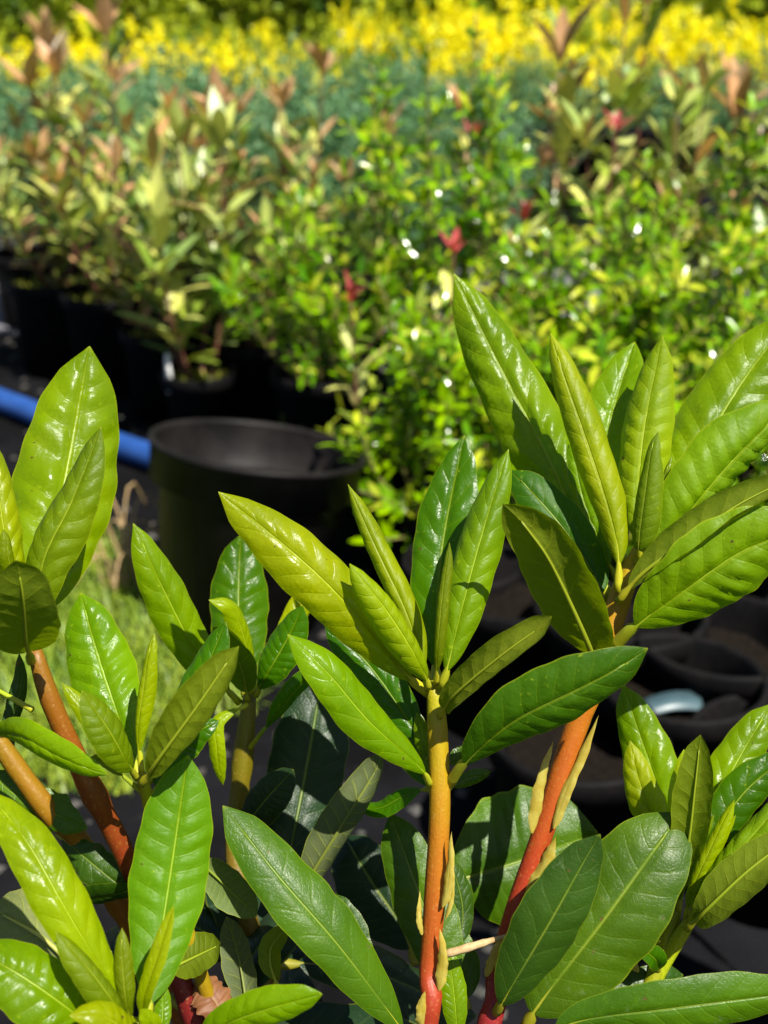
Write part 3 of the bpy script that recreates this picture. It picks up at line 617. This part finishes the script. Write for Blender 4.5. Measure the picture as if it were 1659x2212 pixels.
def glossy(x, Y, top, seed, label, spread=.22, nst=7, pr=.10, ph=.20, group=None, leader=0., dens=1.0, Lf=.031, low=.2, yellow=.12):
    rr = random.Random(seed); c = (gx(x, Y), Y, 0); plant = empty('glossy_shrub', c); tag(plant, label, 'shrub', group); pot_parts(plant, c, pr, ph)
    items = []; zb = ph-.04
    def twig(p, e, r, nlv, sag=.01, tipn=3):
        m = p.lerp(e, .5)+Vector((rr.uniform(-1, 1), rr.uniform(-1, 1), -.3))*sag
        cl, L = catmull([p, m, e], 12); az = rr.uniform(0, 6); T = (e-p).normalized()
        s1 = T.cross(Vector((.2, .1, 1))).normalized(); s2 = T.cross(s1)
        for k in range(nlv):
            t = .12+.88*(k+.5)/nlv; q = cl[min(11, int(t*11.9))]; az += 1.57+rr.uniform(-.3, .3)
            for sg in (0, pi):
                an = az+sg; o = s1*cos(an)+s2*sin(an); d = (o+T*rr.uniform(.3, .9)+Vector((0, 0, .25))).normalized()
                items.append((q+o*.002, d, (Vector((0, 0, 1))+T*.6+Vector((rr.uniform(-.4, .4), rr.uniform(-.5, .2), 0))), Lf*rr.uniform(.6, 1.2), 'privety' if (t > .75 and rr.random() < yellow*2.2) or rr.random() < yellow*.3 else 'privet'))
        return cl
    for s in range(nst):
        a = 2*pi*s/nst+rr.uniform(-.4, .4); lead = leader and s == 0
        hgt = (top-zb)*(1 if lead else rr.uniform(.62, .92 if leader else 1.0)); sp = (.03 if lead else spread*rr.uniform(.4, 1))
        b0 = Vector(c)+Vector((cos(a)*.025, sin(a)*.025, zb)); e = b0+Vector((cos(a)*sp, sin(a)*sp, hgt)); 
        cl, L = catmull([b0, b0.lerp(e, .45)+Vector((cos(a), sin(a), 0))*sp*.25, e], 20)
        V, F = tube_data(cl, [.0048-.0034*i/19 for i in range(20)], 6); mk('stem', V, F, M['greenbark'], plant, b0)
        twig(cl[5 if lead else 10], cl[19], 0, 26 if lead else int(11*dens)+3)
        for k in range(int((16 if lead else 9)*dens)):
            t = rr.uniform(low, .92); p = cl[int(t*19)]; dd = (rnd_dir(rr, 5, 60)+Vector((cos(a), sin(a), .2))*.5).normalized()
            e2 = p+dd*rr.uniform(.07, .17)*(1.1-.6*t)*(.5 if lead else 1)
            V, F = tube_data([p, p.lerp(e2, .5), e2], [.0022, .0017, .0011], 5); mk('stem', V, F, M['greenbark'], plant, p)
            twig(p, e2, .001, rr.randint(5, 8))
    add_leaves(plant, items)
    return plant
GP = 'potted photinias in the row behind the blue pipe'
photinia(110, 2.75, .56, 1, 'photinia standing at the open end of the pot row, by bare grey ground', nst=6, weed=120, pr=.12, ph=.22)
photinia(235, 2.62, .55, 2, 'green photinia in a wide black pot beside the blue pipe', nst=5, bronze=.3, pr=.12, ph=.22, weed=150)
photinia(190, 3.10, .72, 3, 'tall photinia with long bronze top leaves above the pot row', nst=5, bronze=.8, L0=.09, pr=.12)
photinia(345, 2.42, .56, 4, 'photinia with pale spreading leaf rosettes behind the small weedy pot', nst=4, bronze=.15, pale=1., L0=.078, weed=150)
photinia(415, 2.25, .565, 5, 'photinia in a small weedy pot next to the empty pot', nst=4, bronze=.1, pale=1., L0=.085, pr=.075, ph=.15, weed=260)
photinia(330, 2.95, .52, 6, 'bronze and green photinia in the second row of pots', GP, nst=4, bronze=.5)
photinia(470, 2.85, .57, 7, 'bronze and green photinia in the second row of pots', GP, nst=4, bronze=.6)
photinia(600, 2.75, .66, 8, 'photinia with brown upright top leaves next to the glossy shrubs', nst=5, bronze=.9, L0=.07)
photinia(40, 3.15, .53, 9, 'bronze and green photinia in the second row of pots', GP, nst=4, bronze=.5)
photinia(560, 2.35, .50, 10, 'low red and green photinia between glossy shrubs and weedy pot', nst=5, bronze=.3, red=.0, L0=.055)
photinia(760, 2.9, .52, 11, 'photinia with pinkish tips behind the glossy shrubs', nst=5, bronze=.7)
photinia(870, 1.72, .495, 12, 'small photinia with red tip and two broad pale leaves', nst=2, bronze=.0, red=.9, pale=1, L0=.05, pr=.07, ph=.14, size=.7)
photinia(1190, 2.15, .615, 13, 'photinia with bright red new leaf tuft among glossy shrubs', nst=3, bronze=.0, red=1., L0=.055)
photinia(1130, 2.7, .62, 14, 'photinia with tan and pink leaves behind the red tipped one', nst=5, bronze=.9, L0=.06)
photinia(1310, 2.45, .80, 15, 'tall photinia with one long pale upright leaf', nst=3, bronze=.5, L0=.095)
photinia(1390, 2.3, .66, 16, 'pale grey green photinia beside the tall long leaved one', nst=5, bronze=.1, pale=1.2, L0=.07)
photinia(1560, 2.5, .71, 17, 'photinia with arching dark bronze top leaves', nst=4, bronze=1., L0=.095)
photinia(1640, 2.1, .60, 18, 'photinia with crimson tips at the end of the row', nst=4, bronze=.3, red=.3, L0=.06)
glossy(945, 2.05, .80, 31, 'tall glossy bright green shrub with one thin upright leader', spread=.17, nst=9, leader=1, dens=1.0)
glossy(700, 2.10, .52, 32, 'low glossy green shrub right behind the empty black pot', spread=.18, nst=7, dens=1.0)
glossy(900, 1.78, .47, 33, 'glossy green shrub with bare yellowish lower stems beside the empty pot', spread=.19, nst=7, low=.45)
glossy(1130, 1.72, .50, 34, 'bushy glossy lime green shrub in the middle of the row', spread=.20, nst=8, yellow=.22)
glossy(1340, 1.60, .46, 35, 'bushy glossy green shrub behind the tallest rhododendron shoot', spread=.20, nst=8, yellow=.15)
glossy(1500, 1.95, .66, 36, 'glossy green shrub with an upright leafy spike beside bronze photinia', spread=.18, nst=7, leader=1)
glossy(1610, 1.65, .52, 37, 'dense glossy yellow green shrub at the near end of the row', spread=.19, nst=8, yellow=.3, low=.05)
glossy(1225, 1.95, .58, 38, 'glossy green shrub behind the bushy lime green one', spread=.20, nst=8, low=.05)
glossy(1480, 1.48, .36, 39, 'low glossy shrub just beyond the bare black pots', spread=.19, nst=8, low=.02, ph=.15)
glossy(1010, 1.60, .36, 40, 'low glossy shrub next to the small bare black pot', spread=.17, nst=7, low=.02, ph=.15)
# the empty pot, leaning a little
pc = Vector((gx(505, 1.52, .2), 1.52, 0)); tl = Matrix.Rotation(radians(8), 3, 'Y') @ Matrix.Rotation(radians(-8), 3, 'X')
low = .108*sin(radians(12))
ep = empty('empty_pot', pc); tag(ep, 'large empty black nursery pot leaning on the ground', 'pot')
r, h, rb = .146, .243, .114
prof = [(.001, .006), (rb-.01, .006), (rb-.004, 0), (rb, .003), (r-.016, h-.062), (r-.012, h-.058), (r-.001, h-.055), (r+.001, h-.008), (r+.004, h-.006), (r+.004, h-.001), (r+.001, h), (r-.004, h), (r-.006, h-.004)]
V, F = lathe_data([(a, b) for a, b in prof], pc+Vector((0, 0, low)), 72, tl); mk('pot_wall', V, F, M['bigpot'], ep, pc)
V, F = lathe_data([(r-.006, h-.004), (r-.0085, h-.055), (r-.016, h-.062), (r-.019, h-.066), (rb-.005, .012), (.001, .012)], pc+Vector((0, 0, low)), 72, tl); mk('pot_lining', V, F, M['bigpot'], ep, pc)
# blue pipe on the ground
hp = [Vector((-1.6, 3.1, .028)), Vector((-.86, 2.47, .028)), Vector((-.47, 2.13, .028)), Vector((-.20, 1.95, .028)), Vector((-.06, 1.98, .028)), Vector((-.02, 2.3, .028))]
cl, L = catmull(hp, 60); V, F = tube_data(cl, [.025]*60, 16); tag(mk('water_pipe', V, F, M['hose'], None, (0, 0, 0)), 'thick blue plastic water pipe lying on the ground behind the empty pot', 'pipe')
# more black pots standing empty or with bare soil
def plain_pot(x, Y, r, h, label, soil=True, group=None):
    c = (gx(x, Y, h), Y, 0); e = empty('nursery_pot', c); tag(e, label, 'pot', group); pot_parts(e, c, r, h, soil=soil); return e
GB = 'black pots in the shade behind the rhododendron'
for x, Y, r, h in ((1120, 1.28, .10, .19), (1340, 1.22, .10, .19), (1560, 1.16, .10, .19), (1250, 1.00, .09, .17), (1470, 1.07, .09, .19), (1690, .98, .09, .17), (1000, 1.40, .08, .16)):
    lb = {1470: 'black pot of bare soil holding the pale blue plant label', 1000: 'small black pot of bare soil beside the bare stems of a glossy shrub'}.get(x)
    plain_pot(x, Y, r, h, lb or 'black nursery pot of bare soil in the shade behind the rhododendron', True, GB)
GR = 'far row of black pots'
for i, x in enumerate(range(1060, 1760, 92)):
    plain_pot(x, 5.4+.05*(i % 2), .13, .24, 'black pot in the far row below the yellow bushes', True, GR)
# a bent plant label lying on the soil of one of them
lc = Vector((gx(1455, 1.06, .16), 1.06, .158)); V = []
for q in (0, -.0012):
    for i in range(11):
        t = i/10-.5
        for sd in (-1, 1): V.append(lc+Vector((t*.062, sd*.011+.012*t, (.007*cos(t*2.8)+.004*sd+q))))
F = []
for i in range(10):
    a = 2*i; b = 22+2*i
    F += [(a, a+2, a+3, a+1), (b, b+1, b+3, b+2), (a, b, b+2, a+2), (a+1, a+3, b+3, b+1)]
F += [(0, 1, 23, 22), (20, 42, 43, 21)]
tag(mk('plant_label', V, F, M['tagblue'], None, lc), 'bent pale blue plastic plant label in a dark pot', 'label')
lc = Vector((gx(357, 2.18, .2), 2.20, .12)); V = []
for dx, dz in ((-.006, 0), (.006, 0), (.006, .07), (0, .08), (-.006, .07)):
    V.append(lc+Vector((dx, 0, dz))); V.append(lc+Vector((dx, .0012, dz)))
F = [(0, 2, 4, 6, 8), (9, 7, 5, 3, 1)]+[(2*i, 2*i+1, (2*i+3) % 10, (2*i+2) % 10) for i in range(5)]
tag(mk('plant_label', V, F, M['tagwhite'], None, lc), 'upright white plastic plant label in the small weedy pot', 'label')

# ------------------------------------------------------------------ grass, litter, low plants
def grass(name, n, fx, hmin, hmax, mat, label, rr):
    V = []; F = []
    for k in range(n):
        p = fx(rr)
        if p is None: continue
        hh = rr.uniform(hmin, hmax); d = rnd_dir(rr, 35, 88)*hh; s = Vector((-d.y, d.x, 0)).normalized()*rr.uniform(.0012, .0026); b = len(V)
        dr = Vector((d.x, d.y, -.2*hh))*.5
        V += [p-s, p+s, p+d*.55+s*.8, p+d*.55-s*.8, p+d+dr]; F += [(b, b+1, b+2, b+3), (b+3, b+2, b+4)]
    return tag(mk(name, V, F, M[mat], None, (0, 0, 0)), label, 'grass', kind='stuff')
def lawn(rr):
    x = rr.uniform(-.9, -.16); y = rr.uniform(1.12 if x < -.28 else 1.28, 1.95)
    e = .10*sin(x*9)+.06*sin(x*23+1)
    if y > 1.72+e-.15*(x+.5): return None
    if ((x-pc.x)**2+(y-pc.y)**2) < .13**2: return None
    if rr.random() < .5*(sin(x*7+y*4)*sin(y*9-x*3)+.3): return None
    return Vector((x, y, 0))
grass('grass', 20000, lawn, .015, .05, 'grass', 'short yellowish grass growing round the empty pot', random.Random(3))
fr = random.Random(8)
fp = empty('young_conifer', (gx(590, 1.86, .1), 1.86, 0)); tag(fp, 'pale green feathery seedling behind the rim of the empty pot', 'plant')
pot_parts(fp, (gx(590, 1.86, .1), 1.86, 0), .07, .13)
for k in range(34):
    b0 = WL[fp.name]+Vector((fr.uniform(-.05, .06), fr.uniform(-.03, .03), .10)); d = rnd_dir(fr, 30, 85)*fr.uniform(.05, .10); V = []; F = []
    for i in range(12):
        p = b0+d*(i/12)
        for sd in (-1, 1):
            s = Vector((-d.y, d.x, .0)).normalized()*sd; q = p+(s*.6+d.normalized()*.6)*.013*(1.1-i/12); t = d.normalized()*.0018; bb = len(V); V += [p-t, p+t, q+t*.3, q-t*.3]; F.append((bb, bb+1, bb+2, bb+3))
    mk('frond', V, F, M['fern'], fp, b0)
sr = random.Random(9); ds = empty('dry_grass_tuft', (gx(268, 1.62, .1), 1.62, 0)); tag(ds, 'tuft of dry tan stalks beside the empty pot', 'dry grass')
for k in range(16):
    b0 = WL[ds.name]+Vector((sr.uniform(-.03, .03), sr.uniform(-.03, .03), 0)); a = sr.uniform(0, 6.28); hh = sr.uniform(.07, .16); q = Vector((cos(a), sin(a), 0))
    cl, L = catmull([b0, b0+q*.02+Vector((0, 0, hh*.7)), b0+q*.05+Vector((0, 0, hh)), b0+q*.09+Vector((0, 0, hh*.6))], 12); V, F = tube_data(cl, [.0016]*12, 5); mk('stalk', V, F, M['twig'], ds, b0)
tag(mk('path', [(-9, 3.05, .004), (9, 3.0, .004), (9, 3.75, .004), (-9, 3.8, .004)], [(0, 1, 2, 3)], M['path'], smooth=False), kind='structure')
tag(mk('side_path', [(-9, 2.3, .008), (-1.12, 2.75, .008), (-1.06, 3.4, .008), (-1.3, 5.2, .008), (-9, 5.4, .008)], [(0, 1, 2, 3, 4)], M['path'], smooth=False), kind='structure')
def litter(rr):
    V = []; F = []
    for k in range(2600):
        x = rr.uniform(-2.2, 2.2); y = rr.uniform(.7, 4.5); sz = rr.uniform(.003, .010); b = len(V); q = rr.uniform(0, 3)
        for dx, dy, dz in ((-1, -.7, 0), (1, -.8, 0), (.8, .9, 0), (-.9, .7, 0), (.1, .0, .7)):
            V.append(Vector((x+(dx*cos(q)-dy*sin(q))*sz, y+(dx*sin(q)+dy*cos(q))*sz, dz*sz+.0005)))
        F += [(b, b+1, b+4), (b+1, b+2, b+4), (b+2, b+3, b+4), (b+3, b, b+4)]
    tag(mk('gravel', V, F, M['pebble'], None, (0, 0, 0), False), 'loose grey grit scattered on the black ground cover', 'gravel', kind='stuff')
litter(random.Random(4))

# ------------------------------------------------------------------ far beds: juniper, golden bushes, hedge
def bushmesh(rr, rx, ry, rz, nsh, ln, mats, probs, needles=16, nlen=.02, nw=.004, core=.35, up=.5):
    V = []; F = []; fm = []
    for k in range(nsh):
        az = rr.uniform(0, 2*pi); el = math.asin(rr.uniform(.0, 1)); r = rr.uniform(core, 1)*(1+.22*sin(az*3+rx*50)+.15*sin(az*5+el*4))
        p = Vector((rx*r*cos(az)*cos(el), ry*r*sin(az)*cos(el), rz*(.12+.88*r*sin(el))))
        d = (Vector((cos(az)*cos(el), sin(az)*cos(el), sin(el)+up))+Vector((rr.uniform(-.5, .5), rr.uniform(-.5, .5), rr.uniform(-.3, .4)))).normalized()*ln*rr.uniform(.6, 1.3)
        m = 0; u = rr.random(); acc = 0
        for i, pb in enumerate(probs):
            acc += pb*(1 if i == 0 else 1)
            if u < acc: m = i; break
        if len(mats) > 1 and el+.25*sin(az*3) < .38: m = len(mats)-1
        for i in range(needles):
            q = p+d*(i/needles)+Vector((rr.uniform(-.01, .01), rr.uniform(-.01, .01), 0))
            n = (d.normalized()*.7+rnd_dir(rr, -80, 80)).normalized()*nlen*rr.uniform(.6, 1.3); s = n.cross(rnd_dir(rr, -80, 80)).normalized()*nw; b = len(V)
            V += [q-s*.5, q+s*.5, q+n*.6+s, q+n]; F += [(b, b+1, b+2), (b, b+2, b+3)]; fm += [m, m]
    return V, F, fm
BM = {}
def farbush(kind, name, x, Y, z0, label, cat, group, sc_, seed, zs=1.):
    rr = random.Random(seed)
    key = (kind, seed % 3)
    if key not in BM:
        if kind == 'juniper': V, F, fm = bushmesh(rr, .40, .40, .40, 520, .12, [0], [1], 22, .024, .006, .45, .3); mats = [M['juniper']]
        elif kind == 'gold': V, F, fm = bushmesh(rr, .42, .40, .50, 720, .12, [0, 1], [.92, .08], 18, .034, .012, .6, .9); mats = [M['gold'], M['goldg']]
        elif kind == 'lime': V, F, fm = bushmesh(rr, .45, .42, .50, 520, .11, [0, 1], [.7, .3], 18, .03, .009, .4, .7); mats = [M['goldg'], M['hedge']]
        else: V, F, fm = bushmesh(rr, 1.1, 1.0, 2.3, 1100, .22, [0, 1], [.8, .2], 16, .06, .022, .55, .2); mats = [M['hedge'], M['goldg']]
        me = bpy.data.meshes.new(kind+'_foliage'); me.from_pydata(V, [], F)
        for m in mats: me.materials.append(m)
        me.polygons.foreach_set('material_index', fm); me.update()
        tv, tf = tube_data([Vector((0, 0, 0)), Vector((.01, 0, .15)), Vector((0, .01, .32 if kind != 'hedge' else 1.6))], [.02, .016, .008], 7); tm = bpy.data.meshes.new(kind+'_trunk'); tm.from_pydata(tv, [], tf); tm.materials.append(M['bark']); tm.update()
        BM[key] = (me, tm)
    me, tm = BM[key]; c = (gx(x, Y, .3), Y, 0); e = empty(name, c); tag(e, label, cat, group); e.rotation_euler = (0, 0, rr.uniform(0, 6)); e.scale = (sc_, sc_, sc_*zs)
    f = bpy.data.objects.new('crown', me); t = bpy.data.objects.new('trunk', tm)
    f['kind'] = 'stuff'
    for o in (f, t): COL.objects.link(o); o.parent = e
    return e
br = random.Random(40)
k = 0
for Y, xs in ((4.3, range(40, 1000, 210)), (4.9, range(-60, 1100, 210)), (5.5, range(-40, 1060, 230))):
    rw = {4.3: 'low blue green juniper right behind the photinias', 4.9: 'low blue green juniper in the middle of the juniper bed', 5.5: 'low blue green juniper next to the yellow bushes'}[Y]
    for x in xs:
        k += 1; farbush('juniper', 'juniper', x+br.uniform(-30, 30), Y+br.uniform(-.15, .15), 0, rw, 'juniper', rw+' row', br.uniform(.85, 1.12), k, 1.05)
for x in (1120, 1400, 1640):
    k += 1; farbush('juniper', 'juniper', x, 6.1, 0, 'blue green juniper showing between the yellow bushes beyond the far pots', 'juniper', 'junipers beyond the far pots', 1.05, k)
for Y, xs, kind in ((6.3, range(-60, 900, 240), 'gold'), (6.6, range(1060, 1760, 215), 'gold'), (7.4, range(480, 1780, 210), 'lime'), (8.2, range(560, 1780, 230), 'gold')):
    for x in xs:
        k += 1
        if kind == 'gold': farbush('gold', 'golden_bush', x+br.uniform(-40, 40), Y+br.uniform(-.2, .2), 0, {6.3: 'bright yellow bush along the back of the juniper bed', 6.6: 'bright yellow bush right behind the far black pots', 8.2: 'tall yellow bush behind the lime green bushes'}[Y], 'bush', 'yellow bushes, row %.1f m away' % Y, br.uniform(.9, 1.2), k, .8 if x < 700 else br.uniform(.8, 1.12))
        else: farbush('lime', 'lime_bush', x+br.uniform(-40, 40), Y+br.uniform(-.2, .2), 0, 'lime green bush among the yellow ones in the far bed', 'bush', 'lime bushes in the far bed', br.uniform(.9, 1.15), k)
for Y, xs in ((11.5, range(-200, 1900, 260)), (13.2, range(-80, 1900, 260))):
    for x in xs:
        k += 1; farbush('hedge', 'hedge_shrub', x+br.uniform(-40, 40), Y, 0, 'tall dark green shrub in the front line of the hedge' if Y < 12 else 'tall dark green shrub deep in the hedge behind the front line', 'shrub', 'front line of the hedge' if Y < 12 else 'back line of the hedge', br.uniform(.95, 1.15), k)

# ------------------------------------------------------------------ two rhododendron copies added out of view to shade the black pots
def copy_tree(o, parent=None):
    c = o.copy(); COL.objects.link(c); c.parent = parent
    for ch in list(KIDS.get(o.name, ())): copy_tree(ch, c)
    return c
KIDS = {}
for o in list(COL.objects):
    if o.parent is not None and (o.parent == rhodo or o.parent.parent == rhodo): KIDS.setdefault(o.parent.name, []).append(o)
for (x, y, a, lb) in ((.56, .58, 2.1, 'added rhododendron out of view, put there to shade the black pots'), (.72, 1.0, 4.0, 'second added rhododendron out of view, further back, also to shade the black pots')):
    c = copy_tree(rhodo); c.location = (x, y, 0); c.rotation_euler = (0, 0, a); c['label'] = lb
